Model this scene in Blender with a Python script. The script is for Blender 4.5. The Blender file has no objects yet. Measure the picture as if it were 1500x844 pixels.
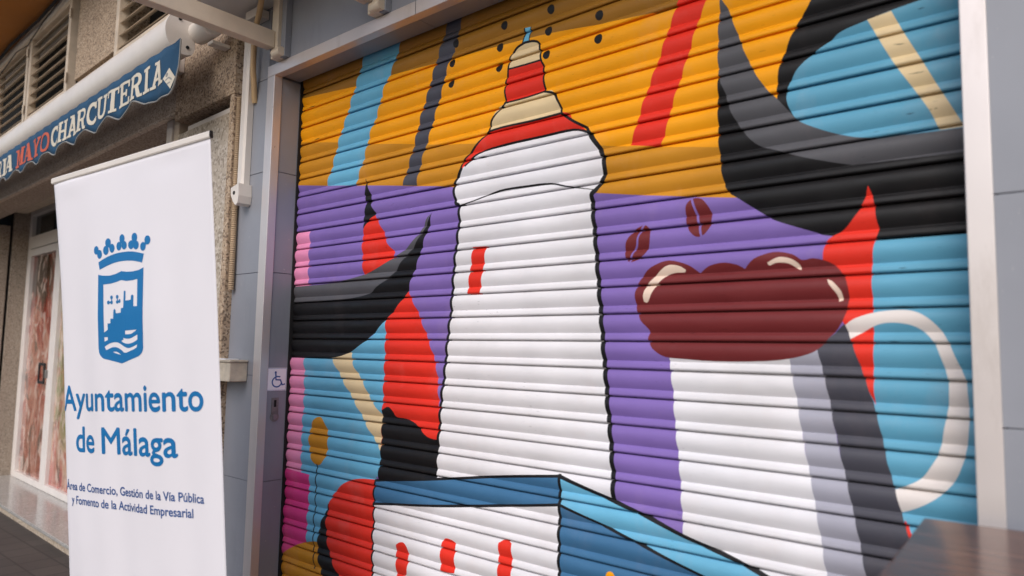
import bpy, bmesh, math, random
import numpy as np
from mathutils import Vector, Matrix
from mathutils.geometry import delaunay_2d_cdt

random.seed(4)
R = math.radians
SC = bpy.context.scene
COL = SC.collection

# ------------------------------------------------------------------ camera, world, sun, exposure
F_PX = 1045.0                                   # focal length in pixels of the 1500 px wide photograph
CAM = np.array([2.8164, -1.7989, 1.4679])
YAW, PITCH, ROLL = R(-40.464), R(5.0346), R(1.1114)

def cam_axes():
    cy, sy, cp, sp = math.cos(YAW), math.sin(YAW), math.cos(PITCH), math.sin(PITCH)
    f = np.array([sy * cp, cy * cp, sp]); r = np.array([cy, -sy, 0.0]); u = np.cross(r, f)
    cr, sr = math.cos(ROLL), math.sin(ROLL)
    return r * cr + u * sr, -r * sr + u * cr, f
AX_R, AX_U, AX_F = cam_axes()

cam_data = bpy.data.cameras.new('camera')
cam_data.sensor_width = 36.0
cam_data.lens = F_PX / 1500.0 * 36.0
cam_data.clip_start = 0.02
cam_data.clip_end = 600
cam_data.dof.use_dof = True
cam_data.dof.focus_distance = 2.9
cam_data.dof.aperture_fstop = 2.2
cam = bpy.data.objects.new('camera', cam_data)
COL.objects.link(cam)
M = Matrix.Identity(4)
for i in range(3):
    M[i][0], M[i][1], M[i][2], M[i][3] = AX_R[i], AX_U[i], -AX_F[i], CAM[i]
cam.matrix_world = M
SC.camera = cam

SUN_EL, SUN_AZ = R(38), R(20)                  # azimuth measured from -Y (the street) towards -X
world = bpy.data.worlds.new('World'); SC.world = world; world.use_nodes = True
wn, wl = world.node_tree.nodes, world.node_tree.links
sky = wn.new('ShaderNodeTexSky'); sky.sky_type = 'NISHITA'; sky.sun_disc = False
sky.sun_elevation = SUN_EL
sd = Vector((math.sin(SUN_AZ) * math.cos(SUN_EL), -math.cos(SUN_AZ) * math.cos(SUN_EL), math.sin(SUN_EL)))
sky.sun_rotation = math.atan2(sd.x, sd.y)
sky.air_density = 1.0; sky.dust_density = 2.2; sky.ozone_density = 1.0
wl.new(sky.outputs[0], wn['Background'].inputs[0])
wn['Background'].inputs[1].default_value = 0.14
sun_d = bpy.data.lights.new('sun', 'SUN'); sun_d.energy = 1.5; sun_d.angle = R(45); sun_d.color = (1.0, 0.957, 0.933)
sun = bpy.data.objects.new('sun', sun_d); COL.objects.link(sun)
sun.rotation_euler = (-sd).to_track_quat('-Z', 'Y').to_euler()
SC.view_settings.view_transform = 'Standard'; SC.view_settings.look = 'None'
SC.view_settings.gamma = 1.0; SC.view_settings.use_curve_mapping = False
SC.view_settings.exposure = 0.10
SC.render.engine = 'CYCLES'
SC.cycles.max_bounces = 8; SC.cycles.diffuse_bounces = 5

# ------------------------------------------------------------------ pixel to place
def ray(u, v):
    return AX_F + AX_R * (u - 750.0) / F_PX - AX_U * (v - 422.0) / F_PX
def wall_xz(u, v, Y=-0.007):
    d = ray(u, v); t = (Y - CAM[1]) / d[1]; p = CAM + t * d
    return (p[0], p[2])

# the delicatessen front stands 1.95 degrees off the shutter's plane
TH = R(1.95); FX, FY = -0.28, -0.19

# ------------------------------------------------------------------ helpers
def lin(c):
    return tuple((v / 12.92 if v <= 0.04045 else ((v + 0.055) / 1.055) ** 2.4) for v in (x / 255.0 for x in c))

class NT:
    def __init__(s, name):
        s.m = bpy.data.materials.new(name); s.m.use_nodes = True
        s.n, s.l = s.m.node_tree.nodes, s.m.node_tree.links
        s.b = s.n['Principled BSDF']
    def node(s, t, **kw):
        n = s.n.new(t)
        for k, v in kw.items():
            if k in n.inputs.keys() if hasattr(n.inputs, 'keys') else False: n.inputs[k].default_value = v
            else: setattr(n, k, v)
        return n
    def coord(s, scale=(1, 1, 1), which='Object'):
        tc = s.n.new('ShaderNodeTexCoord'); mp = s.n.new('ShaderNodeMapping')
        mp.inputs['Scale'].default_value = scale
        s.l.new(tc.outputs[which], mp.inputs['Vector']); return mp.outputs[0]
    def noise(s, scale, detail=3, rough=0.55, vec=None, dist=0.0):
        n = s.n.new('ShaderNodeTexNoise'); n.inputs['Scale'].default_value = scale
        n.inputs['Detail'].default_value = detail; n.inputs['Roughness'].default_value = rough
        n.inputs['Distortion'].default_value = dist
        if vec is not None: s.l.new(vec, n.inputs['Vector'])
        return n.outputs[0]
    def vor(s, scale, vec=None, feature='F1'):
        n = s.n.new('ShaderNodeTexVoronoi'); n.inputs['Scale'].default_value = scale; n.feature = feature
        if vec is not None: s.l.new(vec, n.inputs['Vector'])
        return n
    def ramp(s, fac, stops):
        n = s.n.new('ShaderNodeValToRGB'); e = n.color_ramp.elements
        while len(e) < len(stops): e.new(0.5)
        for i, (p, c) in enumerate(stops):
            e[i].position = p; e[i].color = (*c, 1) if len(c) == 3 else c
        s.l.new(fac, n.inputs[0]); return n.outputs[0]
    def mix(s, fac, a, b, mode='MIX'):
        n = s.n.new('ShaderNodeMixRGB'); n.blend_type = mode
        for k, v in ((0, fac), (1, a), (2, b)):
            if hasattr(v, 'is_output'): s.l.new(v, n.inputs[k])
            elif k == 0: n.inputs[0].default_value = v
            else: n.inputs[k].default_value = (*v, 1)
        return n.outputs[0]
    def mapr(s, fac, a, b, c, d):
        n = s.n.new('ShaderNodeMapRange')
        for i, v in enumerate((a, b, c, d)): n.inputs[i + 1].default_value = v
        s.l.new(fac, n.inputs[0]); return n.outputs[0]
    def base(s, v):
        if hasattr(v, 'is_output'): s.l.new(v, s.b.inputs['Base Color'])
        else: s.b.inputs['Base Color'].default_value = (*v, 1)
    def rough(s, v):
        if hasattr(v, 'is_output'): s.l.new(v, s.b.inputs['Roughness'])
        else: s.b.inputs['Roughness'].default_value = v
    def bump(s, h, strength=0.2, dist=0.002):
        n = s.n.new('ShaderNodeBump'); n.inputs['Strength'].default_value = strength
        n.inputs['Distance'].default_value = dist
        s.l.new(h, n.inputs['Height']); s.l.new(n.outputs[0], s.b.inputs['Normal'])

def sc3(c, k): return tuple(min(1.0, v * k) for v in c)

def paint(name, rgb, rough=0.47, var=0.14, tint=None, grime=0.16):
    """sprayed or brushed paint: cloudy tone, faint grime and orange peel"""
    t = NT(name); c = lin(rgb)
    v = t.coord((1, 1, 1))
    a = t.noise(2.3, 4, 0.6, v)
    col = t.mix(t.mapr(a, 0.3, 0.75, 0, 1), sc3(c, 1 - var), sc3(c, 1 + var * 0.6))
    if tint: col = t.mix(t.mapr(t.noise(1.1, 2, 0.5, v), 0.45, 0.8, 0, 0.55), col, lin(tint))
    st = t.noise(7, 5, 0.65, t.coord((0.5, 1, 3.0)))
    col = t.mix(t.mapr(st, 0.52, 0.82, 0, grime), col, sc3(c, 0.45))
    # overspray clouds, chips along the slats, dust
    cl = t.noise(3.4, 5, 0.7, t.coord((1.3, 1, 0.8)))
    col = t.mix(t.mapr(cl, 0.56, 0.8, 0, 0.02 + 0.16 * min(1, sum(c) / 1.2)), col, lin((206, 176, 168)))
    ch = t.noise(1.0, 2, 0.5, t.coord((34, 30, 330)))
    gate = t.noise(2.1, 2, 0.5, t.coord((1, 1, 1.7)))
    mul = t.n.new('ShaderNodeMath'); mul.operation = 'MULTIPLY'
    t.l.new(t.mapr(ch, 0.69, 0.735, 0, 1), mul.inputs[0]); t.l.new(t.mapr(gate, 0.5, 0.62, 0, 0.7), mul.inputs[1])
    col = t.mix(mul.outputs[0], col, sc3(c, 0.3))
    t.base(col)
    t.rough(t.mapr(t.noise(9, 4, 0.65, v), 0.3, 0.7, rough - 0.08, rough + 0.16))
    t.b.inputs['Specular IOR Level'].default_value = 0.32
    dent = t.noise(5.5, 2, 0.4, t.coord((1, 1, 2.2)))
    bm2 = t.n.new('ShaderNodeBump'); bm2.inputs['Strength'].default_value = 0.22; bm2.inputs['Distance'].default_value = 0.02
    t.l.new(dent, bm2.inputs['Height'])
    bm1 = t.n.new('ShaderNodeBump'); bm1.inputs['Strength'].default_value = 0.06; bm1.inputs['Distance'].default_value = 0.001
    t.l.new(t.noise(420, 2, 0.5, v), bm1.inputs['Height']); t.l.new(bm2.outputs[0], bm1.inputs['Normal'])
    t.l.new(bm1.outputs[0], t.b.inputs['Normal'])
    return t.m

def plain(name, rgb, rough=0.5, metal=0.0, var=0.1, nscale=6, bump=0.05, bscale=90):
    t = NT(name); c = lin(rgb); v = t.coord()
    t.base(t.mix(t.mapr(t.noise(nscale, 5, 0.6, v), 0.3, 0.72, 0, 1), sc3(c, 1 - var), sc3(c, 1 + var * 0.5)))
    t.rough(t.mapr(t.noise(nscale * 2.2, 3, 0.5, v), 0.3, 0.7, max(0.02, rough - 0.07), min(1, rough + 0.09)))
    t.b.inputs['Metallic'].default_value = metal
    if bump: t.bump(t.noise(bscale, 3, 0.5, v), bump, 0.002)
    return t.m

def granite(name, base, dark, light, scale=55, rough=0.75, bump=0.5):
    t = NT(name); v = t.coord()
    vo = t.vor(scale, v)
    sep = t.n.new('ShaderNodeSeparateColor'); t.l.new(vo.outputs['Color'], sep.inputs[0])
    col = t.ramp(sep.outputs[0], [(0.0, lin(dark)), (0.22, lin(dark)), (0.3, lin(base)), (0.72, lin(base)), (0.85, lin(light)), (1.0, lin(light))])
    fine = t.noise(scale * 3.2, 3, 0.7, v)
    col = t.mix(t.mapr(fine, 0.35, 0.7, 0.45, 0), col, sc3(lin(base), 0.45))
    big = t.noise(1.7, 4, 0.6, v)
    col = t.mix(t.mapr(big, 0.4, 0.75, 0, 0.35), col, sc3(lin(base), 0.6))
    t.base(col); t.rough(rough)
    t.bump(t.mix(0.5, vo.outputs['Distance'], fine), bump, 0.004)
    return t.m

def obj(name, me, mats, parent=None, smooth=False):
    if isinstance(me, MB): me = me.mesh(name, mats, smooth)
    o = bpy.data.objects.new(name, me); COL.objects.link(o)
    if parent is not None: o.parent = parent
    return o

def tag(o, label, cat, group=None, kind=None):
    o['label'] = label
    if cat: o['category'] = cat
    if group: o['group'] = group
    if kind: o['kind'] = kind
    return o

class Thing:
    """an Empty at a thing's base; facade=True uses the delicatessen front's own axes"""
    def __init__(s, name, label, cat, base, facade=False, group=None):
        s.o = bpy.data.objects.new(name, None); COL.objects.link(s.o); s.o.empty_display_size = 0.1
        s.base = Vector(base)
        if facade:
            rot = Matrix.Rotation(-TH, 4, 'Z')
            s.o.matrix_world = Matrix.Translation((FX, FY, 0)) @ rot @ Matrix.Translation(s.base)
        else:
            s.o.location = s.base
        tag(s.o, label, cat, group)
    def part(s, name, mb, mats, parent=None, smooth=False):
        mb.shift(-s.base)
        return obj(name, mb, mats, parent or s.o, smooth)

class MB:
    def __init__(s): s.v, s.f, s.m = [], [], []
    def add(s, vs, fs, mi=0):
        b = len(s.v); s.v += [tuple(p) for p in vs]; s.f += [tuple(b + i for i in f) for f in fs]; s.m += [mi] * len(fs); return s
    def shift(s, d): s.v = [(p[0] + d[0], p[1] + d[1], p[2] + d[2]) for p in s.v]
    def box(s, x0, x1, y0, y1, z0, z1, bev=0.0, mi=0):
        bm = bmesh.new(); bmesh.ops.create_cube(bm, size=1)
        for v in bm.verts:
            v.co = Vector(((x0 + x1) / 2 + v.co.x * (x1 - x0), (y0 + y1) / 2 + v.co.y * (y1 - y0), (z0 + z1) / 2 + v.co.z * (z1 - z0)))
        if bev: bmesh.ops.bevel(bm, geom=bm.edges[:], offset=bev, segments=2, affect='EDGES', profile=0.5)
        s.bm(bm, mi); return s
    def bm(s, bm, mi=0):
        bm.verts.index_update(); s.add([v.co[:] for v in bm.verts], [[v.index for v in f.verts] for f in bm.faces], mi); bm.free()
    def tube(s, pts, r, n=12, mi=0, cap=True, radii=None):
        pts = [Vector(p) for p in pts]; rings = []
        up = Vector((0.13, 0.27, 0.95)).normalized()
        for i, p in enumerate(pts):
            d = (pts[min(i + 1, len(pts) - 1)] - pts[max(i - 1, 0)]).normalized()
            a = d.cross(up)
            if a.length < 1e-3: a = d.cross(Vector((1, 0, 0)))
            a.normalize(); b = d.cross(a).normalized()
            rr = radii[i] if radii else r
            rings.append([p + (a * math.cos(2 * math.pi * k / n) + b * math.sin(2 * math.pi * k / n)) * rr for k in range(n)])
        vs = [q for ring in rings for q in ring]; fs = []
        for i in range(len(pts) - 1):
            for k in range(n):
                fs.append((i * n + k, i * n + (k + 1) % n, (i + 1) * n + (k + 1) % n, (i + 1) * n + k))
        if cap: fs += [tuple(range(n - 1, -1, -1)), tuple((len(pts) - 1) * n + k for k in range(n))]
        s.add(vs, fs, mi); return s
    def prism(s, prof, axis, a0, a1, mi=0, cap=True):
        """profile points (p,q) pushed along axis 'x' (p=y,q=z) / 'y' (p=x,q=z) / 'z' (p=x,q=y)"""
        def P(p, q, a): return {'x': (a, p, q), 'y': (p, a, q), 'z': (p, q, a)}[axis]
        n = len(prof); vs = [P(p, q, a0) for p, q in prof] + [P(p, q, a1) for p, q in prof]
        fs = [(i, (i + 1) % n, n + (i + 1) % n, n + i) for i in range(n)]
        if cap: fs += [tuple(range(n)), tuple(range(2 * n - 1, n - 1, -1))]
        s.add(vs, fs, mi); return s
    def mesh(s, name, mats, smooth=False):
        me = bpy.data.meshes.new(name); me.from_pydata(s.v, [], s.f); me.validate()
        for m in (mats if isinstance(mats, (list, tuple)) else [mats]): me.materials.append(m)
        if len(me.polygons) == len(s.m): me.polygons.foreach_set('material_index', s.m)
        bm = bmesh.new(); bm.from_mesh(me); bmesh.ops.recalc_face_normals(bm, faces=bm.faces[:])
        if smooth:
            for f in bm.faces: f.smooth = True
            for e in bm.edges:
                if len(e.link_faces) == 2 and e.calc_face_angle(0) > R(38): e.smooth = False
        bm.to_mesh(me); bm.free(); me.update(); return me

# ---- flat artwork: polygons painted one over another, cut exactly into triangles
def smooth_poly(pts, closed=True, corner=42, sub=4):
    P = np.array(pts, float); n = len(P); out = []
    def isc(i):
        if not closed and i in (0, n - 1): return True
        a, b = P[i] - P[i - 1], P[(i + 1) % n] - P[i]
        la, lb = np.linalg.norm(a), np.linalg.norm(b)
        if la < 1e-9 or lb < 1e-9: return True
        return math.degrees(math.acos(max(-1, min(1, a @ b / la / lb)))) > corner
    cs = [isc(i) for i in range(n)]
    for i in range(n if closed else n - 1):
        p1, p2 = P[i], P[(i + 1) % n]
        p0 = p1 - (p2 - p1) * 0.5 if cs[i] else P[i - 1]
        p3 = p2 + (p2 - p1) * 0.5 if cs[(i + 1) % n] else P[(i + 2) % n]
        if cs[i] and cs[(i + 1) % n]: out.append(p1); continue
        for k in range(sub):
            t = k / sub
            out.append(0.5 * ((2 * p1) + (p2 - p0) * t + (2 * p0 - 5 * p1 + 4 * p2 - p3) * t * t + (3 * p1 - p0 - 3 * p2 + p3) * t ** 3))
    if not closed: out.append(P[-1])
    return np.array(out)

def stroke(pts, w, smooth=True, taper=False):
    P = smooth_poly(pts, False, 60) if smooth else np.array(pts, float)
    T = np.gradient(P, axis=0); T /= np.linalg.norm(T, axis=1)[:, None] + 1e-12
    N = np.stack([-T[:, 1], T[:, 0]], 1)
    ww = np.full(len(P), w / 2)
    if taper: ww = ww * (0.35 + 0.65 * np.sin(np.linspace(0, math.pi, len(P))))
    P[0] -= T[0] * w / 2; P[-1] += T[-1] * w / 2
    return np.concatenate([P + N * ww[:, None], (P - N * ww[:, None])[::-1]])

def ellipse(c, rx, ry, n=20, rot=0.0):
    a = np.linspace(0, 2 * math.pi, n, endpoint=False)
    x, y = rx * np.cos(a), ry * np.sin(a)
    return np.stack([c[0] + x * math.cos(rot) - y * math.sin(rot), c[1] + x * math.sin(rot) + y * math.cos(rot)], 1)

def inside(P, Q):
    x, y = Q[:, 0], Q[:, 1]; r = np.zeros(len(Q), bool); n = len(P); j = n - 1
    for i in range(n):
        xi, yi, xj, yj = P[i][0], P[i][1], P[j][0], P[j][1]
        if yi != yj:
            r ^= ((yi > y) != (yj > y)) & (x < (xj - xi) * (y - yi) / (yj - yi) + xi)
        j = i
    return r

def artwork(layers, box=None, xlines=(), ylines=()):
    """layers: (polygon, material index or None) in paint order. returns verts2d, tris, material per tri (-1 dropped)"""
    vs, es = [], []
    def seg(a, b):
        if box is not None:
            x0, x1, y0, y1 = box; d = (b[0] - a[0], b[1] - a[1]); t0, t1 = 0.0, 1.0
            for p, q in ((-d[0], a[0] - x0), (d[0], x1 - a[0]), (-d[1], a[1] - y0), (d[1], y1 - a[1])):
                if abs(p) < 1e-12:
                    if q < 0: return
                else:
                    r = q / p
                    if p < 0: t0 = max(t0, r)
                    else: t1 = min(t1, r)
            if t0 >= t1: return
            a, b = (a[0] + d[0] * t0, a[1] + d[1] * t0), (a[0] + d[0] * t1, a[1] + d[1] * t1)
        n = len(vs); vs.extend([Vector((float(a[0]), float(a[1]))), Vector((float(b[0]), float(b[1])))]); es.append((n, n + 1))
    if box is not None:
        x0, x1, y0, y1 = box
        for a, b in (((x0, y0), (x1, y0)), ((x1, y0), (x1, y1)), ((x1, y1), (x0, y1)), ((x0, y1), (x0, y0))): seg(a, b)
        for y in ylines: seg((x0, y), (x1, y))
        for x in xlines: seg((x, y0), (x, y1))
    used = []
    for P, m in layers:
        if box is not None and (P[:, 0].max() < box[0] or P[:, 0].min() > box[1] or P[:, 1].max() < box[2] or P[:, 1].min() > box[3]): continue
        used.append((P, m))
        for i in range(len(P)): seg(P[i], P[(i + 1) % len(P)])
    if box is None:
        A = np.concatenate([p for p, _ in used]); lo, hi = A.min(0), A.max(0)
        for x in xlines:
            if lo[0] < x < hi[0]: seg((x, lo[1]), (x, hi[1]))
        for y in ylines:
            if lo[1] < y < hi[1]: seg((lo[0], y), (hi[0], y))
    V, _, Fc, *_ = delaunay_2d_cdt(vs, es, [], 0, 1e-6)
    V = np.array([(p.x, p.y) for p in V]); Fc = np.array([f for f in Fc if len(f) == 3])
    C = V[Fc].mean(1); mi = np.full(len(Fc), -1)
    for P, m in used:
        k = inside(P, C); mi[k] = -1 if m is None else m
    return V, Fc, mi

def art_mesh(name, layers, mats, to3d, xlines=(), ylines=(), box=None):
    V, Fc, mi = artwork(layers, box, xlines, ylines)
    keep = mi >= 0; Fc, mi = Fc[keep], mi[keep]
    ids = np.unique(Fc); mp = {int(a): i for i, a in enumerate(ids)}
    me = bpy.data.meshes.new(name)
    me.from_pydata([to3d(*V[i]) for i in ids], [], [tuple(mp[int(k)] for k in f) for f in Fc])
    for m in mats: me.materials.append(m)
    me.polygons.foreach_set('material_index', mi.astype(np.int32)); me.update()
    return me

# ------------------------------------------------------------------ materials
MAT = {}
PAINTS = dict(
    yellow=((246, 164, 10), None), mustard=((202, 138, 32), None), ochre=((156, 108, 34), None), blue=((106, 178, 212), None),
    slate=((76, 77, 88), None), purple=((130, 106, 178), None), white=((228, 226, 230), (216, 220, 232)), red=((226, 50, 34), None),
    cream=((228, 205, 162), None), black=((22, 21, 23), None), hornGrey=((86, 86, 91), None), teal=((98, 166, 196), (82, 146, 176)),
    pink=((236, 148, 190), None), magenta=((216, 62, 136), None), maroon=((114, 40, 42), (100, 33, 37)), navy=((62, 110, 150), None),
    mugGrey=((166, 166, 180), None), mugDark=((74, 74, 84), None), warmWhite=((228, 220, 216), None), highlight=((232, 208, 190), None))
PIDX = {}
PMATS = []
for i, (k, (c, t)) in enumerate(PAINTS.items()):
    PIDX[k] = i; PMATS.append(paint('paint_' + k, c, tint=t))
MAT['granite'] = granite('granite_chip', (186, 162, 137), (112, 94, 79), (212, 192, 168), 120, 0.85, 0.4)
MAT['granite_dark'] = granite('granite_chip_dark', (172, 156, 140), (122, 108, 97), (194, 180, 165), 140, 0.7, 0.25)
MAT['stone'] = granite('polished_stone', (198, 182, 162), (150, 132, 112), (222, 210, 196), 85, 0.35, 0.05)
MAT['threshold'] = granite('threshold_stone', (182, 180, 176), (154, 151, 147), (202, 200, 197), 150, 0.14, 0.02)
t = NT('grey_tile'); c_ = lin((144, 147, 156)); v = t.coord()
col = t.mix(t.mapr(t.noise(1.9, 5, 0.6, v), 0.3, 0.72, 0, 1), sc3(c_, 0.88), sc3(c_, 1.05))
col = t.mix(t.mapr(t.noise(5, 6, 0.7, t.coord((1.6, 1.6, 0.35))), 0.54, 0.8, 0, 0.35), col, sc3(c_, 0.55))
col = t.mix(t.mapr(t.noise(1.0, 3, 0.5, t.coord((110, 110, 60))), 0.73, 0.76, 0, 0.6), col, lin((206, 200, 196)))
col = t.mix(t.mapr(t.noise(1.0, 3, 0.5, t.coord((26, 26, 34))), 0.74, 0.79, 0, 0.5), col, lin((70, 68, 68)))
t.base(col); t.rough(t.mapr(t.noise(6, 4, 0.6, v), 0.3, 0.7, 0.3, 0.5)); MAT['tile'] = t.m
MAT['grout'] = plain('grout', (112, 115, 124), 0.9)
MAT['frame0'] = plain('anodised_frame', (216, 208, 206), 0.4, 0.3, 0.035, 2.5, 0.02)
t = NT('worn_frame'); c_ = lin((216, 208, 206)); v = t.coord()
col = t.mix(t.mapr(t.noise(3, 5, 0.6, v), 0.3, 0.72, 0, 1), sc3(c_, 0.93), sc3(c_, 1.03))
col = t.mix(t.mapr(t.noise(9, 6, 0.7, t.coord((1, 1, 0.25))), 0.56, 0.8, 0, 0.4), col, lin((150, 136, 124)))
col = t.mix(t.mapr(t.noise(1.0, 3, 0.5, t.coord((90, 90, 45))), 0.74, 0.77, 0, 0.6), col, lin((120, 110, 104)))
t.base(col); t.rough(0.36); t.b.inputs['Metallic'].default_value = 0.45; MAT['frame'] = t.m
MAT['white_metal'] = plain('white_lacquer', (222, 214, 206), 0.35, 0, 0.08, 4, 0.03)
MAT['canopy'] = plain('canopy_sheet', (226, 222, 216), 0.5, 0, 0.1, 3)
MAT['beige'] = plain('beige_lacquer', (214, 200, 180), 0.42, 0, 0.12, 8)
MAT['dark'] = plain('dark_gap', (20, 19, 19), 0.8)
MAT['rubber'] = plain('black_rubber', (30, 30, 32), 0.6)
MAT['steel'] = plain('dull_steel', (150, 148, 146), 0.38, 0.8, 0.15, 14)
MAT['lockplate'] = plain('worn_plate', (136, 132, 130), 0.5, 0.5, 0.3, 40)
MAT['carton'] = plain('weathered_board', (210, 198, 178), 0.8, 0, 0.3, 14, 0.2, 60)
MAT['conduit'] = plain('corrugated_conduit', (172, 148, 120), 0.6, 0, 0.15)
MAT['cable'] = plain('beige_cable', (196, 164, 122), 0.5)
MAT['louvre'] = plain('louvre_metal', (206, 190, 170), 0.5, 0, 0.2, 9, 0.05)
MAT['ceiling'] = plain('ochre_ceiling', (176, 112, 44), 0.85, 0, 0.1, 1.3)
MAT['vinyl'] = plain('banner_vinyl', (224, 221, 227), 0.55, 0, 0.025, 3, 0.02, 500)
MAT['print'] = plain('banner_print', (6, 108, 168), 0.5, 0, 0.04, 3, 0)
MAT['print2'] = plain('banner_print_small', (44, 82, 142), 0.5, 0, 0.04, 3, 0)
MAT['awning'] = plain('awning_cloth', (24, 70, 102), 0.8, 0, 0.22, 5, 0.1, 300)
MAT['hem'] = plain('hem_tape', (140, 140, 138), 0.8)
MAT['letter_white'] = plain('letter_white', (206, 198, 182), 0.8, 0, 0.12, 10, 0)
MAT['letter_orange'] = plain('letter_orange', (192, 92, 70), 0.8, 0, 0.15, 10, 0)
MAT['paper'] = plain('sticker_paper', (244, 244, 248), 0.4, 0, 0.04)
MAT['sign_blue'] = plain('sign_blue', (40, 84, 150), 0.4)
MAT['upvc'] = plain('white_upvc', (226, 220, 216), 0.35, 0, 0.06, 4, 0.02)

t = NT('dark_wood'); v = t.coord((1, 9, 9))
g = t.noise(7, 6, 0.65, v, 0.6)
t.base(t.ramp(g, [(0.3, lin((66, 42, 31))), (0.52, lin((108, 72, 55))), (0.75, lin((140, 100, 80)))]))
t.rough(t.mapr(t.noise(26, 4, 0.6, v), 0.3, 0.7, 0.15, 0.24)); t.bump(g, 0.02, 0.001); t.b.inputs['Specular IOR Level'].default_value = 0.24
MAT['wood'] = t.m

t = NT('shop_glass'); t.base(lin((44, 52, 48))); t.rough(0.06)
t.b.inputs['IOR'].default_value = 1.5; MAT['glass'] = t.m

def poster(name, seed, cols):
    """printed photograph of cured meat: dark top, red slices, brown curls below"""
    t = NT(name); v = t.coord((1.6, 1, 1))
    o = t.n.new('ShaderNodeVectorMath'); o.operation = 'ADD'; o.inputs[1].default_value = (seed, 0, seed * 0.3)
    t.l.new(v, o.inputs[0])
    sx = t.n.new('ShaderNodeSeparateXYZ'); tc = t.n.new('ShaderNodeTexCoord'); t.l.new(tc.outputs['Object'], sx.inputs[0])
    n = t.noise(1.9, 2, 0.45, o.outputs[0], 1.1)
    ad = t.n.new('ShaderNodeMath'); ad.operation = 'MULTIPLY_ADD'; ad.inputs[1].default_value = 0.7
    t.l.new(n, ad.inputs[0]); t.l.new(t.mapr(sx.outputs[2], 0.1, 2.3, 0.0, 0.42), ad.inputs[2])
    col = t.ramp(ad.outputs[0], [(0.16 + i * 0.72 / (len(cols) - 1), lin(c)) for i, c in enumerate(cols)])
    for sc_, w0, c in ((2.6, 0.52, (214, 192, 180)), (4.4, 0.56, (158, 78, 62)), (2.0, 0.58, (66, 50, 40))):
        m = t.noise(sc_, 3, 0.5, o.outputs[0], 2.4)
        col = t.mix(t.mapr(m, w0, w0 + 0.1, 0, 0.75), col, lin(c))
    t.base(col); t.rough(0.12); t.b.inputs['Coat Weight'].default_value = 0.6; t.b.inputs['Coat Roughness'].default_value = 0.03; return t.m
MAT['poster'] = poster('meat_poster', 3.1, [(176, 156, 142), (96, 66, 52), (150, 78, 60), (186, 138, 120), (150, 48, 34), (72, 52, 36), (32, 30, 26)])
MAT['poster2'] = poster('grocery_poster', 8.4, [(120, 60, 52), (176, 70, 66), (198, 160, 140), (130, 134, 84), (190, 150, 120), (120, 52, 46)])

t = NT('pavement_stone'); v = t.coord()
br = t.n.new('ShaderNodeTexBrick'); br.inputs['Scale'].default_value = 1.0
br.offset = 0.0; br.inputs['Brick Width'].default_value = 0.2; br.inputs['Row Height'].default_value = 0.2; br.inputs['Mortar Size'].default_value = 0.006
br.inputs['Color1'].default_value = (*lin((84, 76, 71)), 1); br.inputs['Color2'].default_value = (*lin((74, 67, 63)), 1); br.inputs['Mortar'].default_value = (*lin((52, 47, 44)), 1)
t.l.new(v, br.inputs['Vector'])
n = t.noise(1.3, 6, 0.65, v)
t.base(t.mix(t.mapr(n, 0.35, 0.7, 0, 0.6), br.outputs[0], lin((54, 48, 45))))
t.rough(0.62); t.bump(br.outputs[1], -0.4, 0.004); MAT['pavement'] = t.m

# ------------------------------------------------------------------ setting: pavement, ceiling
mb = MB(); mb.add([(-150, -150, 0), (150, -150, 0), (150, 150, 0), (-150, 150, 0)], [(0, 1, 2, 3)])
o = obj('pavement', mb, MAT['pavement']); tag(o, 'dark grey paved ground in front of the shops', None, kind='structure'); o['kind'] = 'structure'
mb = MB(); mb.box(-9, 7, -0.75, 1.5, 4.075, 4.3)
o = obj('ceiling', mb, MAT['ceiling']); tag(o, 'ochre painted underside of the floor above', None, kind='structure')
o.rotation_euler = (0, 0, -TH)

# ------------------------------------------------------------------ grey tiled wall round the shutter
SH_L, SH_R, SH_TOP = 0.0, 2.62, 2.675
W = Thing('tiled_wall', 'blue-grey tiled shop wall surrounding the painted shutter', 'wall', (1.3, 0.0, 0))
rows = [0.0, 0.44, 0.89, 1.34, 1.79, 2.24, 2.668]
mb = MB(); mb.box(-0.29, -0.0087, -0.1465, 0.6, 0, 4.07); mb.box(2.648, 6.0, -0.1465, 0.6, 0, 4.07); mb.box(-0.011, 2.644, -0.128, 0.6, 2.69, 4.07)
W.part('backing', mb, MAT['grout'])
G = 0.0013
for i in range(len(rows) - 1):
    z0, z1 = rows[i] + G, rows[i + 1] - G
    mb = MB(); mb.box(-0.278, -0.052, -0.15, -0.1467, z0, z1, 0.0008); W.part('tile', mb, MAT['tile'])
    mb = MB(); mb.box(-0.0085, 0.0, -0.114, 0.09, z0, z1, 0.0008); W.part('tile', mb, MAT['tile'])
    xs = [2.636, 3.2, 4.1, 5.0, 5.99]
    for a, b in zip(xs[:-1], xs[1:]):
        mb = MB(); mb.box(a + G, b - G, -0.15, -0.1467, z0, z1, 0.0008); W.part('tile', mb, MAT['tile'])
for z0, z1 in ((2.668 + G, 2.99), (2.995, 4.06)):
    mb = MB(); mb.box(-0.278, -0.052, -0.15, -0.1467, z0, z1, 0.0008); W.part('tile', mb, MAT['tile'])
    xs = [2.636, 3.2, 4.1, 5.0, 5.99]
    for a, b in zip(xs[:-1], xs[1:]):
        mb = MB(); mb.box(a + G, b - G, -0.15, -0.1467, z0, z1, 0.0008); W.part('tile', mb, MAT['tile'])
for a, b in ((0.0, 0.9), (0.9, 1.8), (1.8, 2.62)):            # soffit boards over the shutter
    mb = MB(); mb.box(a + G, b - G, -0.114, -0.024, 2.675, 2.687, 0.001); W.part('soffit_board', mb, MAT['tile'])
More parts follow.
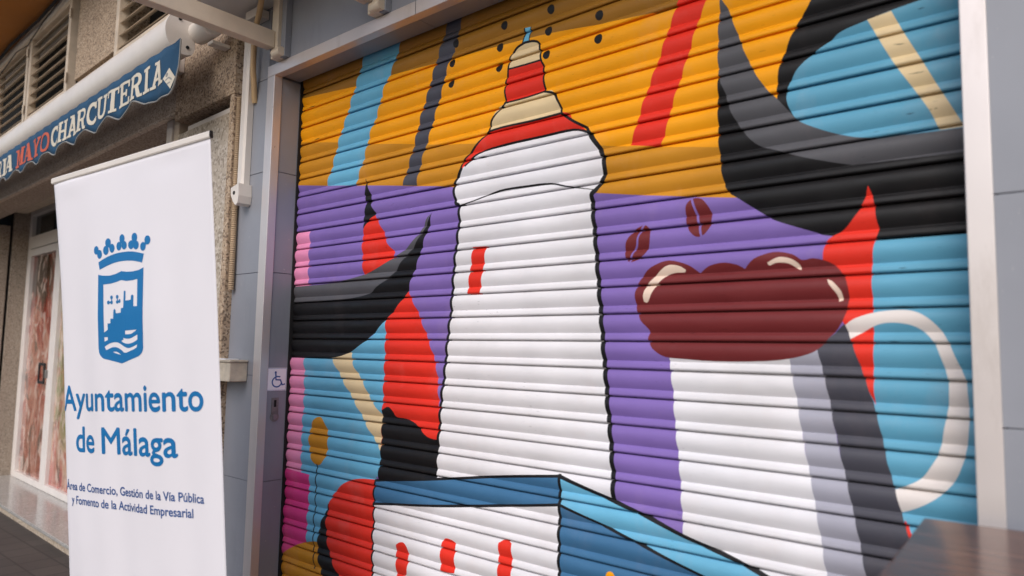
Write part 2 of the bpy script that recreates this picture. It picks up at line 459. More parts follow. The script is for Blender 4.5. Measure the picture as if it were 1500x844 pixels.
for a, b in ((-0.05, 0.735), (0.735, 1.6), (1.6, 2.62)):        # panels above the frame
    mb = MB(); mb.box(a + G, b - G, -0.145, -0.129, 2.722, 4.06, 0.001); W.part('panel', mb, MAT['tile'])

# ------------------------------------------------------------------ frame
Fm = Thing('shutter_frame', 'pale aluminium frame edging the painted shutter opening', 'frame', (1.3, -0.14, 0))
mb = MB(); mb.box(-0.055, 0.004, -0.154, -0.1145, 0, 2.669, 0.002); Fm.part('jamb', mb, MAT['frame'])
mb = MB(); mb.box(2.594, 2.640, -0.154, -0.1145, 0, 2.669, 0.002); Fm.part('jamb', mb, MAT['frame'])
mb = MB(); mb.box(-0.055, 2.640, -0.1545, -0.1145, 2.6695, 2.7205, 0.002); Fm.part('head', mb, MAT['frame'])
mb = MB(); mb.box(0.93, 0.932, -0.1552, -0.1546, 2.67, 2.72); Fm.part('joint', mb, MAT['dark'])

# ------------------------------------------------------------------ painted roller shutter
def px(pts): return np.array([wall_xz(*p) for p in pts])
LAY = []
def P(col, pts, smooth=True, corner=42):
    q = px(pts)
    LAY.append((smooth_poly(q, True, corner) if smooth else q, PIDX[col]))
def S(col, pts, w=0.013, taper=False):
    LAY.append((stroke(px(pts), w, True, taper), PIDX[col]))
def D(col, c, r):
    LAY.append((ellipse(wall_xz(*c), r, r * 1.05, 16), PIDX[col]))

LAY.append((np.array([(-0.2, -0.2), (3, -0.2), (3, 3), (-0.2, 3)]), PIDX['yellow']))
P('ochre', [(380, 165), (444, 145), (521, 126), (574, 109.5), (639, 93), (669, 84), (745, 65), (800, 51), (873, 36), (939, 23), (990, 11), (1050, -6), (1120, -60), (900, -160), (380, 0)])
P('mustard', [(380, 209), (439, 209), (496, 209), (542, 211), (600, 211), (639, 212), (705, 211), (800, 212), (969, 215), (1053, 216), (1120, 216), (1120, 300), (380, 300)])
P('purple', [(380, 272), (435, 272), (600, 272.5), (665, 274), (740, 277), (872, 283), (946, 286), (1070, 290), (1220, 292), (1330, 290), (1330, 1000), (380, 1000)], corner=20)
P('blue', [(552, 20), (533, 86), (521, 126), (511, 162), (503, 185), (496, 207), (488, 240), (478.5, 272), (521, 272), (533, 233), (542, 195), (552, 169), (563.5, 128), (575, 100), (586, 68), (601, 20)])
P('slate', [(672, -15), (655, 40), (644, 75), (629, 129), (616, 172), (606, 216), (590.5, 272), (610, 272), (619, 232), (629, 199), (637, 169), (646, 139), (655, 103), (665, 76), (677, 30), (697, -30)])
P('red', [(1008, -60), (994, 0), (978, 46), (965.5, 86), (952, 123), (939, 162.5), (929, 196), (923, 213), (967, 215), (975.5, 192), (984, 159), (995, 123), (1008.7, 80), (1022, 33), (1035, 0), (1054, -60)])
# right horn
P('black', [(1210, -60), (1189, 0), (1174.6, 23), (1163, 46), (1150, 76), (1141.5, 103), (1139, 146), (1158, 175), (1300, 210), (1445, 205), (1445, -80)])
P('black', [(1053, 90), (1052, 130), (1052, 186), (1054, 225), (1063, 275), (1084, 292), (1121, 315), (1141, 325), (1193, 340), (1213, 345), (1290, 350.5), (1350, 347), (1445, 340), (1445, 205), (1300, 205), (1150, 200), (1100, 150)])
P('hornGrey', [(1055, -10), (1058, 0), (1068, 17), (1083, 56), (1100, 96), (1121.5, 129), (1139.7, 146), (1155, 162.5), (1171, 177.5), (1199.5, 189), (1233, 197), (1256, 201), (1286, 200.7), (1379, 191), (1445, 182), (1445, 216), (1412, 222), (1330, 232), (1259, 239.5), (1242, 240.5), (1183, 232), (1140, 220.6), (1111.5, 213), (1091.6, 196), (1072, 166), (1062, 135), (1053, 109), (1052, 60), (1053, 33)])
P('teal', [(1153, 146), (1154.7, 129), (1166, 106), (1191, 79.6), (1214.4, 61.4), (1232.7, 46.4), (1272.5, 30), (1305.6, 16.6), (1352, 0), (1400, -15), (1445, -28), (1445, 182), (1379, 191), (1286, 200.7), (1256, 201), (1233, 197), (1199.5, 189), (1171, 177.5), (1158, 163)])
P('cream', [(1271, 30), (1289, 60), (1312, 96), (1340.5, 132.7), (1362, 162.5), (1376, 190), (1413, 185), (1392, 152.6), (1372, 122.7), (1350.4, 88), (1325.5, 50), (1306, 17)])
# lower right: blue field, flame, mug, handle
P('teal', [(1240, 348), (1290, 350.5), (1350, 347), (1445, 340), (1445, 1100), (1240, 1100)])
P('red', [(1272, 272), (1277, 285), (1280.4, 297.5), (1284, 321.5), (1287, 337), (1281, 356), (1278, 383), (1277, 414), (1279, 449), (1280, 483), (1280, 560), (1282, 594), (1268, 560), (1254.6, 521), (1237.5, 476), (1220, 440), (1208, 400), (1206, 372), (1213, 351), (1237.5, 335), (1256, 312), (1266, 293)])
P('warmWhite', [(1237.5, 477), (1254.6, 466), (1285.6, 457), (1323.4, 454), (1347.4, 459), (1368, 472.7), (1385, 493), (1399, 521), (1410, 545), (1416, 561), (1419.5, 601), (1419.5, 634), (1413, 673), (1399, 705), (1377, 727), (1352, 741), (1330, 749), (1316, 752), (1308, 718), (1322, 714), (1348.5, 702), (1366.5, 680), (1377, 659), (1384.5, 623), (1390, 587), (1389.5, 561), (1386, 545), (1371.5, 507), (1354, 486.5), (1333.7, 476), (1306, 472.7), (1285.6, 476), (1265, 486.5), (1246, 497)])
P('red', [(1326, 762), (1336, 783), (1330, 794), (1345, 830), (1372, 900), (1350, 900), (1322, 800)])
P('mugDark', [(1196, 515), (1213, 497), (1238, 474), (1246, 497), (1262, 540), (1280, 594), (1291, 634), (1300, 677), (1310.6, 716), (1319.6, 749), (1328.6, 778), (1355, 850), (1400, 990), (1310, 990), (1269, 844), (1238, 698), (1204, 540)], corner=30)
P('mugGrey', [(1154, 520), (1198, 512), (1204.4, 540), (1215, 587), (1226, 644.4), (1238.6, 698.4), (1247.6, 741.6), (1258.4, 788.5), (1269, 844), (1310, 990), (1245, 990), (1211.6, 844), (1180, 660)], corner=30)
P('white', [(980, 522), (1157, 522), (1158, 540), (1168.4, 594), (1177.4, 648), (1188, 705.6), (1195.4, 749), (1204.4, 799), (1211.6, 844), (1245, 990), (1016, 990), (1001, 778), (997.5, 720), (994, 673), (990, 634), (986.7, 587), (982, 540)], corner=30)
P('maroon', [(960, 388.6), (980.5, 381.7), (1008, 388), (1025, 400), (1039, 390), (1059.6, 385), (1080, 388), (1090.5, 394), (1104, 380), (1122, 372), (1140, 369), (1162, 373), (1175.6, 381), (1193, 378.5), (1217, 385), (1234, 400), (1242.6, 421), (1242.6, 445), (1234, 472.7), (1213, 497), (1193, 515.7), (1155, 526), (1111, 529.5), (1049, 529.5), (1001, 526), (973.7, 522.6), (956.5, 510.5), (949.6, 497), (951, 484), (939, 469), (932.4, 452), (930.7, 431.5), (936, 414), (946, 399)], corner=55)
P('highlight', [(943, 442), (943, 431), (949.6, 416), (967, 397), (980.5, 388.6), (996, 390), (1004.6, 395.4), (1002, 399), (987.4, 400), (973.7, 406), (960, 421), (949, 442)], corner=70)
P('highlight', [(1124, 385), (1141, 377), (1158.4, 379), (1170.4, 387), (1174, 395.4), (1168.7, 394), (1155, 386), (1138, 385), (1127.5, 389)], corner=75)
P('highlight', [(1211.7, 409), (1220, 412.6), (1232, 426), (1235, 440), (1229, 442), (1225.4, 430), (1215, 417)], corner=75)
# beans
P('maroon', [(915, 370), (918.7, 352.5), (930, 338), (943, 330), (951, 335), (952.5, 352), (946, 369.7), (933, 381), (920.4, 383.4)], corner=80)
S('purple', [(944, 329), (936, 345), (933, 360), (926, 372), (923, 384)], 0.006)
P('maroon', [(1004.6, 318), (1006, 301), (1015, 291), (1028.7, 292), (1039, 304), (1043, 318), (1039, 335), (1028.7, 346), (1018, 346), (1008, 335)], corner=80)
S('purple', [(1013, 290), (1019, 308), (1023.5, 325), (1028, 347)], 0.0065)
# left side
P('pink', [(380, 341.5), (431, 341.5), (454, 338.7), (452.5, 380), (451.5, 420), (380, 424)], False)
P('blue', [(380, 518), (440, 520), (530, 500), (551, 482), (566, 462), (564, 510), (562, 570), (560, 601), (558, 660), (556.6, 704), (549, 720), (549, 1000), (380, 1000)])
P('pink', [(380, 522), (445, 524), (446, 545), (445, 587), (442.5, 626), (440.5, 692), (380, 680)], False)
P('cream', [(484, 522), (514, 516), (519, 538), (531, 558), (544, 587), (560, 607), (559, 662), (551, 648), (537, 623), (522, 594), (504, 561), (495, 543)], corner=50)
P('black', [(535, 260), (539, 270), (545, 291), (544, 300), (550, 312), (549, 318), (533, 338), (533, 315), (537, 300), (534, 285), (537, 275)])
P('red', [(549.5, 315), (561.5, 338.7), (568, 356), (579, 370), (572, 382), (538, 403), (532, 397), (531, 352.5), (532.5, 337), (541, 322)], corner=60)
P('red', [(596, 424), (610, 452), (623.4, 486.5), (633.7, 517), (640, 545), (643, 600), (641, 655), (558, 655), (562, 560), (564, 510), (565, 469), (584, 443)])
P('black', [(633, 311), (628.5, 332), (621.6, 352.5), (611, 387), (602.7, 407.5), (597.6, 426), (585.6, 445), (565, 469), (551, 485), (530.6, 503.7), (510, 517), (482.5, 524.5), (422, 523.6), (380, 523), (380, 440), (503, 432), (551, 412), (590, 375), (618, 340)])
P('hornGrey', [(631, 314), (625, 321.5), (613, 344), (596, 363), (578.7, 376.5), (551, 394), (517, 407.5), (475.6, 416), (427.5, 420), (380, 423), (380, 447), (427.5, 443.5), (503, 438.4), (537.5, 431), (551, 421), (575, 402), (590.7, 381), (606, 362), (620, 338.7)])
P('black', [(560, 601), (569, 596), (576.5, 603), (580, 611), (594.5, 614), (609, 621), (619.7, 633.6), (630.5, 642), (646, 645), (642, 712), (552, 712), (558, 660)], corner=55)
LAY.append((ellipse(wall_xz(466.3, 646), 0.068, 0.100, 36), PIDX['mustard']))
P('magenta', [(380, 675), (418, 686), (454, 695.5), (452, 725), (450.4, 756), (448.6, 800), (380, 850)], False)
P('mustard', [(380, 832), (416, 809), (436, 797.5), (459.4, 793), (472, 796), (478, 1000), (380, 1000)])
S('black', [(464, 681), (462.5, 720), (460.5, 760), (459.5, 795), (460, 832)], 0.007)
P('black', [(481, 738), (474, 757), (468, 775), (465.5, 795), (466, 820), (471, 850), (480, 1000), (560, 1000), (540, 740)])
P('red', [(481, 742), (485, 731), (492, 720), (508, 706), (526, 701.5), (549, 703), (549, 1000), (540, 1000), (510, 870), (495.4, 844), (484.6, 817), (479.5, 792), (478, 765)])
# tower
tower = [(677, 248), (669, 263), (665.5, 277), (667, 297), (672.5, 303), (671.5, 338.7), (668, 366), (665, 393.7), (663, 421), (660.5, 459), (656.5, 490), (653, 527.7), (650, 556), (645.5, 594), (643, 634), (640, 664), (637.5, 700), (634, 745), (905, 745), (899, 720), (898, 698), (895.6, 662), (893, 623), (889.4, 583), (886.5, 541), (883.5, 500), (880.5, 459), (877.5, 421), (874.5, 380), (871.5, 342), (869, 306), (867, 286), (874, 278), (882.6, 264), (886, 249), (884, 231), (877.6, 215.6), (864, 196), (839.5, 189), (793, 198), (740, 210), (702, 222)]
P('white', tower, corner=60)
P('red', [(717, 192), (740, 184), (822, 164), (843, 179), (865, 195), (839.5, 190), (793, 200), (740, 212), (702, 224.5), (686, 240), (676, 250), (680, 236), (692, 221)], corner=50)
P('cream', [(738, 153), (800, 133), (812, 137), (820, 151), (823, 166), (740, 186), (716, 193), (723, 172)], corner=50)
P('red', [(745, 102), (793, 87), (795.5, 97), (798, 133), (739, 151), (741, 120)], False)
P('cream', [(744, 103), (748, 84), (757, 71), (770, 63), (783, 60.5), (790, 65), (793, 88)], corner=50)
P('blue', [(768, 41), (778, 39.5), (777.5, 50), (776, 63), (766.5, 65), (770, 52)], False)
for pts, w in (
    (tower[:17], 0.0125), ([(898.5, 735)] + tower[20:40][:18], 0.0155), ([(864, 195), (859, 187), (843, 179), (822, 166)], 0.009),
    ([(676, 250), (680, 236), (692, 221), (717, 192.5)], 0.008),
    ([(717, 192.5), (740, 185.5), (780, 177), (822, 166)], 0.008), ([(683, 243), (702, 224.5), (740, 212), (793, 200), (839.5, 190), (863, 194)], 0.008),
    ([(717, 192), (719, 181), (724, 172), (738, 154), (741, 150)], 0.008), ([(739, 151), (770, 143), (798, 133.5)], 0.007),
    ([(798, 134), (811, 137), (819, 150), (823, 165)], 0.008), ([(740, 150), (741, 120), (745, 103), (748, 84), (757, 71), (770, 63)], 0.0075),
    ([(770, 63), (783, 60.5), (790, 65), (793, 88), (796, 100), (798, 132)], 0.0075), ([(745, 102), (770, 95), (793, 88)], 0.006),
    ([(768, 42), (770, 52), (766.5, 64)], 0.005), ([(778, 40), (777.5, 51), (776, 62)], 0.004)):
    S('black', pts, w)
S('black', [(670, 302), (692, 295), (730, 280), (770, 273), (806, 269), (829.6, 273), (870, 278)], 0.007, True)
P('red', [(693, 362), (712.5, 361), (702, 431.5), (684, 431.5)], False)
# chapel at the foot
P('white', [(547, 737), (700, 741), (819, 739), (819, 1000), (545, 1000)], False)
P('navy', [(549, 704), (640, 702), (740, 698), (820, 697.5), (820, 739.5), (700, 741), (547, 738)], False)
P('navy', [(820, 738), (877, 767), (920, 788.5), (963, 810), (1028, 844), (1130, 900), (1130, 1100), (820, 1000)], False)
P('blue', [(820, 698), (898.4, 734), (956, 761), (1013.7, 791.5), (1071, 817.5), (1122, 844), (1220, 895), (1130, 900), (1028, 844), (963, 810), (920, 788.5), (877, 767), (820, 738)], False)
D('yellow', (895, 846), 0.016)
P('red', [(581, 845), (580.5, 803), (584, 796), (589, 794), (594, 796), (598, 805), (597.5, 830), (594, 843)], corner=60)
P('red', [(645.5, 838), (646, 800), (649, 791), (655, 789), (663, 793), (666.5, 801), (666, 840)], corner=60)
P('red', [(729.5, 880), (730, 804), (733, 794), (740, 791), (747, 795), (749.5, 805), (749, 880)], corner=60)
for pts, w in (([(549, 704), (640, 702), (740, 698), (820, 697.5)], 0.009), ([(547, 738), (640, 741), (740, 741), (819, 739.5)], 0.009),
               ([(820, 697), (820, 740), (819, 800), (818, 900)], 0.011), ([(549, 704), (547.5, 740), (546, 800), (545, 880)], 0.009),
               ([(821, 698), (898.4, 734), (956, 761), (1013.7, 791.5), (1071, 817.5), (1122, 844), (1220, 895)], 0.0115),
               ([(821, 740), (877, 767), (920, 788.5), (963, 810), (1028, 844), (1130, 900)], 0.0085)):
    S('black', pts, w)
for c in ((669, 64), (664, 93), (662, 123), (740, 37.5), (734, 70), (732, 99.5), (808, 14), (805, 46), (801, 80), (879, 23), (877, 57)):
    D('black', c, 0.0150)
for (u0, v0, u1, v1) in ((1308, 67, 1328, 65), (1329, 110, 1357, 105), (1361, 161, 1366, 160), (1368, 159.5, 1374, 158.5), (1343, 15, 1356, 11),
                         (1326, 168, 1341, 165), (1300, 500, 1320, 501), (1315, 393, 1330, 392), (1300, 449, 1345, 449), (452, 158, 462, 155), (460, 205, 470, 202), (700, 231, 718, 228)):
    um, vm = (u0 + u1) / 2, (v0 + v1) / 2
    LAY.append((px([(u0, v0), (um, vm - 0.5), (u1, v1), (um, vm + 0.7)]), PIDX['black']))

PITCHZ = 0.08; JZ0 = 1.5 + 14 * PITCHZ                          # z of joint number 0
CUR = 0.67
PROF = []
for k in range(10):
    tt = k / 9
    PROF.append((0.012 + (CUR - 0.012) * tt, 0.0005 + 0.0108 * math.sin(math.pi * (0.05 + 0.93 * tt ** 0.82)) ** 0.9))
PROF += [(0.695, 0.0022), (0.71, 0.0040), (0.79, 0.0064), (0.87, 0.0078), (0.930, 0.0078), (0.950, 0.0055), (0.957, -0.010), (1.0, -0.010)]
PROF = [(0.0, -0.010)] + PROF
PT = np.array(PROF)
SEG = np.diff(PT[:, 1]) / (np.diff(PT[:, 0]) * PITCHZ)            # d(out)/d(down) of every profile segment
HARD = {0, 1, 10, 11, 16, 17, 18}                                # knots that stay creased
KS = np.array([[SEG[max(k - 1, 0)], SEG[min(k, len(SEG) - 1)]] for k in range(len(PT))])
for k in range(len(PT)):
    if k not in HARD: KS[k, :] = KS[k].mean()
SHUT = Thing('roller_shutter', 'closed roller shutter covered by a colourful painted mural of a tower and mug', 'shutter', (1.3, 0.02, 0))
def make_slat(zt, zb, jitter):
    zl = [zt - t_ * PITCHZ for t_, _ in PROF[1:-1] if zt - t_ * PITCHZ > zb + 1e-5]
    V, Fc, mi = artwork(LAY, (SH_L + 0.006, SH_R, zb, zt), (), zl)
    dep = np.interp((zt - V[:, 1]) / PITCHZ, PT[:, 0], PT[:, 1])
    tv = np.clip((zt - V[:, 1]) / PITCHZ, 0, 1)
    vs = np.stack([V[:, 0], -dep + jitter[0] + jitter[1] * (V[:, 0] - 1.3), V[:, 1]], 1) - np.array(SHUT.base)
    A, B, Cc = (V[Fc[:, k]] for k in range(3))                     # face the street
    fl = ((B - A)[:, 0] * (Cc - A)[:, 1] - (B - A)[:, 1] * (Cc - A)[:, 0]) < 0
    Fc[fl] = Fc[fl][:, ::-1]
    me = bpy.data.meshes.new('slat')
    me.from_pydata([tuple(p) for p in vs], [], [tuple(int(k) for k in f) for f in Fc])
    for m in PMATS: me.materials.append(m)
    mi[mi < 0] = 0
    me.polygons.foreach_set('material_index', mi.astype(np.int32))
    me.polygons.foreach_set('use_smooth', np.ones(len(Fc), bool))
    tc = tv[Fc].mean(1)
    sg = np.clip(np.searchsorted(PT[:, 0], tc) - 1, 0, len(SEG) - 1)   # segment of each face
    f = np.clip((tv[Fc] - PT[sg, 0][:, None]) / (PT[sg + 1, 0] - PT[sg, 0])[:, None], 0, 1)
    slope = KS[sg, 1][:, None] * (1 - f) + KS[sg + 1, 0][:, None] * f
    nr = np.stack([0 * slope, -np.ones_like(slope), slope], -1)        # out along -Y, down-slope tips the normal
    nr /= np.linalg.norm(nr, axis=-1, keepdims=True)
    me.update()
    if len(me.polygons) == len(Fc): me.normals_split_custom_set([tuple(n) for n in nr.reshape(-1, 3)])
    return me
for i in range(-1, 33):
    zt = JZ0 - i * PITCHZ; zb = zt - PITCHZ
    zt = min(zt, SH_TOP + 0.045)
    if zb < 0.06: break
    jit = (random.uniform(-0.0014, 0.0014), random.uniform(-0.0012, 0.0012))
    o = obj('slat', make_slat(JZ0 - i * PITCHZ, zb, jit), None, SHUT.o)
    last = zb
mb = MB(); mb.box(SH_L + 0.006, SH_R, -0.008, 0.012, 0.004, last - 0.002, 0.004); SHUT.part('bottom_bar', mb, PMATS[PIDX['slate']])
mb = MB(); mb.box(0.0005, 0.006, -0.02, 0.06, 0, 2.72); mb.box(0.006, 0.05, 0.012, 0.06, 0, 2.72); SHUT.part('gap_strip', mb, MAT['dark'])  # near-black side strips: darkness of the gaps, added against leaking sky light
mb = MB(); mb.box(2.6205, 2.644, -0.1, 0.06, 0, 2.668); mb.box(2.57, 2.62, 0.016, 0.06, 0, 2.72); SHUT.part('gap_strip', mb, MAT['dark'])
mb = MB(); mb.box(0.05, 2.57, 0.05, 0.06, 0, 2.72); SHUT.part('leak_block', mb, MAT['dark'])  # unseen dark sheet added so no sky light leaks past the slats

# ------------------------------------------------------------------ canopy with its arms, rail, cables, box, sticker, lock
CN = Thing('canopy', 'white sheet canopy carried on square tube arms above the shutter', 'canopy', (0.02, -0.15, 2.72))
mb = MB(); mb.box(-0.36, 3.3, -0.66, -0.151, 2.998, 3.03, 0.004); CN.part('sheet', mb, MAT['canopy'])
for x in (0.0, 0.675):
    mb = MB(); mb.box(x + 0.002, x + 0.056, -1.05, -0.192, 2.768, 2.842, 0.003); CN.part('arm', mb, MAT['beige'])
    mb = MB(); mb.box(x + 0.025, x + 0.075, -0.191, -0.146, 2.722, 2.997, 0.002); CN.part('post', mb, MAT['beige'])
    mb = MB(); mb.tube([(x + 0.045, -0.185, 2.742), (x + 0.105, -0.185, 2.742)], 0.02, 14); CN.part('foot', mb, MAT['beige'], smooth=True)
    mb = MB(); mb.box(x + 0.0755, x + 0.11, -0.175, -0.146, 2.7225, 2.997, 0.001); CN.part('trim', mb, MAT['tile'])

RL = Thing('wall_rail', 'white vertical awning rail on the narrow grey pillar', 'rail', (-0.2, -0.17, 2.1))
mb = MB(); mb.prism([(-0.218, -0.152), (-0.218, -0.182), (-0.210, -0.189), (-0.178, -0.189), (-0.168, -0.180), (-0.168, -0.152)], 'z', 2.185, 2.93)
RL.part('bar', mb, MAT['white_metal'])
mb = MB(); mb.prism([(-0.215, 2.176), (-0.148, 2.19), (-0.143, 2.135), (-0.15, 2.102), (-0.168, 2.092), (-0.19, 2.11), (-0.212, 2.142)], 'y', -0.215, -0.152)
RL.part('bracket', mb, MAT['white_metal'])
mb = MB(); mb.tube([(-0.184, -0.2165, 2.15), (-0.184, -0.212, 2.15)], 0.009, 12); RL.part('bolt', mb, MAT['dark'])

mb = MB(); mb.tube([(0.10, -0.32, 3.0), (0.03, -0.25, 2.97), (-0.05, -0.215, 2.935), (-0.105, -0.2, 2.895), (-0.125, -0.19, 2.83), (-0.13, -0.185, 2.72), (-0.135, -0.175, 2.66), (-0.15, -0.16, 2.60), (-0.155, -0.152, 2.575)], 0.013, 12)
o = obj('cable', mb, MAT['cable'], smooth=True); tag(o, 'thick beige cable curving down behind the canopy arm', 'cable')
mb = MB(); mb.box(-0.17, -0.07, -0.215, -0.152, 2.945, 2.985, 0.004)
o = obj('cable_clamp', mb, MAT['white_metal']); tag(o, 'small white block fixed to the wall beside the beige cable', 'clamp')

pts, rad = [], []
for k in range(180):
    f = k / 179; pts.append((-0.268 + 0.014 * f, -0.168, 2.62 - 0.90 * f)); rad.append(0.0125 + (0.002 if k % 2 else -0.001))
mb = MB(); mb.tube(pts, 0.012, 10, radii=rad)
o = obj('conduit', mb, MAT['conduit'], smooth=True); tag(o, 'beige corrugated conduit in the corner between granite and grey tiles', 'conduit')

BX = Thing('utility_box', 'weathered little box mounted on the grey pillar behind the banner', 'box', (-0.22, -0.18, 1.31))
mb = MB(); mb.box(-0.345, -0.105, -0.232, -0.151, 1.312, 1.395, 0.003); BX.part('body', mb, MAT['carton'])
mb = MB(); mb.box(-0.35, -0.10, -0.237, -0.151, 1.3955, 1.405, 0.002); BX.part('lid', mb, MAT['carton'])
mb = MB(); mb.box(-0.28, -0.16, -0.225, -0.165, 1.4055, 1.409); BX.part('card', mb, MAT['paper'])

ST = Thing('access_sticker', 'square white sticker with blue wheelchair symbol beside the shutter', 'sticker', (0.001, -0.07, 1.325))
mb = MB(); mb.box(0.0003, 0.0012, -0.119, -0.024, 1.275, 1.374); mb.shift((0, 0.002, 0)); ST.part('sheet', mb, MAT['paper'])
def st3(p, q): return (0.0018 - ST.base.x, -0.117 + p * 0.095 - ST.base.y, 1.275 + q * 0.099 - ST.base.z)
sym = [(ellipse((0.42, 0.80), 0.055, 0.055, 14), 0)]
sym += [(stroke([(0.43, 0.72), (0.45, 0.48), (0.68, 0.47), (0.78, 0.25), (0.88, 0.28)], 0.075, False), 0), (stroke([(0.44, 0.62), (0.64, 0.61)], 0.055, False), 0)]
a = np.linspace(R(120), R(345), 22); sym.append((stroke(np.stack([0.5 + 0.235 * np.cos(a), 0.38 + 0.215 * np.sin(a)], 1), 0.06, False), 0))
for s_ in ([(0.03, 0.03), (0.97, 0.03)], [(0.97, 0.03), (0.97, 0.97)], [(0.97, 0.97), (0.03, 0.97)], [(0.03, 0.97), (0.03, 0.03)]): sym.append((stroke(s_, 0.012, False), 0))
obj('symbol', art_mesh('symbol', sym, [MAT['sign_blue']], st3), None, ST.o)

LK = Thing('key_switch', 'worn metal shutter key plate below the wheelchair sticker', 'key switch', (0.0, -0.073, 1.145))
prof = [(-0.09, 1.245), (-0.057, 1.245), (-0.057, 1.175)] + [(-0.0735 + 0.021 * math.cos(R(x)), 1.162 + 0.021 * math.sin(R(x))) for x in range(30, -211, -20)] + [(-0.09, 1.175)]
mb = MB(); mb.prism(prof, 'x', 0.0005, 0.003); LK.part('plate', mb, MAT['lockplate'])
mb = MB(); mb.box(0.0032, 0.0042, -0.079, -0.068, 1.205, 1.235); LK.part('slot', mb, MAT['dark'])
mb = MB(); mb.tube([(0.003, -0.0735, 1.162), (0.006, -0.0735, 1.162)], 0.012, 16); LK.part('cylinder', mb, MAT['steel'], smooth=True)

# ------------------------------------------------------------------ roll-up banner
BT = np.array([0.821, -0.828, 2.08]); BV = np.array([0.984, 0.168, 0.057]); BV /= np.linalg.norm(BV)
BD = np.array([0.045, 0.075, -0.996]); BD -= BV * (BD @ BV); BD /= np.linalg.norm(BD)
BN = -np.cross(BV, BD)
BW = 0.85
def ban_pt(u, v):
    r = ray(u, v); t_ = ((BT - CAM) @ BN) / (r @ BN); X = CAM + t_ * r - BT
    return np.array([X @ BV, X @ BD])
def ban_h(a, b):
    s = (a + BW / 2) / (BW / 2)                                  # -1 left .. 1 right
    g = min(1.0, b / 0.5)
    h = 0.016 * g * (1 - s * s)
    e = max(0.0, (-0.9 - s) / 0.1); h -= 0.016 * g * e * e       # left edge curls back
    h += 0.0024 * math.sin(a * 21 + b * 1.7) * g + 0.0022 * math.sin(a * 9 - b * 3) * g + 0.0012 * math.sin(a * 37 - b * 2.2) * g
    q = math.exp(-((a + 0.74) ** 2 / 0.006 + (b - 0.035) ** 2 / 0.0006)); h += 0.004 * q
    q = math.exp(-((a + 0.17) ** 2 / 0.01 + (b - 0.05) ** 2 / 0.0007)); h -= 0.003 * q
    return h
def ban3(a, b, off=0.0):
    s = (a + BW / 2) / (BW / 2)
    shrink = 0.020 * min(1.0, b / 0.5) * max(0, -s) ** 4 * 0.6
    return Vector(BT + (a + shrink) * BV + b * BD + (ban_h(a, b) + off) * BN)
BB = Vector((BT[0] + -0.5 * BW * BV[0] + 2.0 * BD[0], BT[1] - 0.5 * BW * BV[1] + 2.0 * BD[1], 0.0))
BA = Thing('rollup_banner', 'white roll-up banner with blue crest and town hall lettering', 'banner', BB)
NA, NB = 70, 90
vs, fs = [], []
for j in range(NB + 1):
    for i in range(NA + 1):
        a = -BW + BW * i / NA
        bmax = (BT[2] + a * BV[2] - 0.07) / (-BD[2])
        vs.append(ban3(a, 0.004 + (bmax - 0.004) * j / NB) - BB)
for j in range(NB):
    for i in range(NA):
        k = j * (NA + 1) + i; fs.append((k, k + 1, k + NA + 2, k + NA + 1))
mb = MB(); mb.add(vs, fs); sheet = obj('sheet', mb, MAT['vinyl'], BA.o, True)
sheet.modifiers.new('thickness', 'SOLIDIFY').thickness = 0.0006
rail = [Vector(BT + a * BV + 0.0 * BD) - BB for a in (-BW - 0.006, 0.004)]
u_, n_, d_ = Vector(BV), Vector(BN), Vector(BD)
prof = [(-0.004, -0.009), (0.004, -0.009), (0.0065, -0.005), (0.0065, 0.008), (0.004, 0.012), (-0.004, 0.012), (-0.005, 0.008), (-0.005, -0.005)]
mb = MB(); vv = [p + n_ * x + d_ * y for p in rail for x, y in prof]; n8 = len(prof)
mb.add(vv, [(i, (i + 1) % n8, n8 + (i + 1) % n8, n8 + i) for i in range(n8)] + [tuple(range(n8)), tuple(range(2 * n8 - 1, n8 - 1, -1))])
obj('top_rail', mb, MAT['white_metal'], BA.o)
mb = MB(); vv = [p + n_ * x * 1.05 + d_ * y * 1.05 for p in (rail[1] + u_ * 0.0003, rail[1] + u_ * 0.002) for x, y in prof]
mb.add(vv, [(i, (i + 1) % n8, n8 + (i + 1) % n8, n8 + i) for i in range(n8)] + [tuple(range(n8)), tuple(range(2 * n8 - 1, n8 - 1, -1))])
obj('end_cap', mb, MAT['rubber'], BA.o)
ang = math.atan2(BV[1], BV[0])
mb = MB(); mb.box(-BW / 2 - 0.015, BW / 2 + 0.015, -0.05, 0.06, 0.012, 0.095, 0.012); o = obj('base', mb, MAT['steel'], BA.o, True); o.rotation_euler.z = ang
for s_ in (-0.25, 0.25):
    mb = MB(); mb.box(s_ - 0.02, s_ + 0.02, -0.16, 0.17, 0, 0.0118, 0.003); o = obj('foot', mb, MAT['steel'], BA.o); o.rotation_euler.z = ang
top = Vector(BT - 0.5 * BW * BV) - BB - n_ * 0.014
mb = MB(); mb.tube([Vector((-0.045 * math.sin(ang), 0.045 * math.cos(ang), 0.09)), top * 0.5 + Vector((0, 0.04, 0.02)), top], 0.008, 10); obj('pole', mb, MAT['steel'], BA.o, True)
XL = [-BW + 0.0425 * i for i in range(21)]
def em1(x, y): return ban_pt(130 + x / 7.673, 330 + y / 7.673)
def em2(x, y): return ban_pt(130 + x / 7.673, 430 + y / 7.673)
def el(f, x, y, rx, ry):
    return np.array([f(x + rx * math.cos(k * math.pi / 9), y + ry * math.sin(k * math.pi / 9)) for k in range(18)])
E1 = [(el(em1, *e), 0) for e in ((118, 285, 28, 48), (158, 330, 28, 50), (252, 200, 33, 50), (230, 285, 32, 52), (300, 262, 30, 50), (408, 155, 28, 52), (378, 238, 28, 50), (434, 228, 28, 48), (542, 140, 32, 54), (508, 222, 32, 50), (563, 225, 32, 50), (695, 168, 35, 52), (645, 240, 33, 50))]
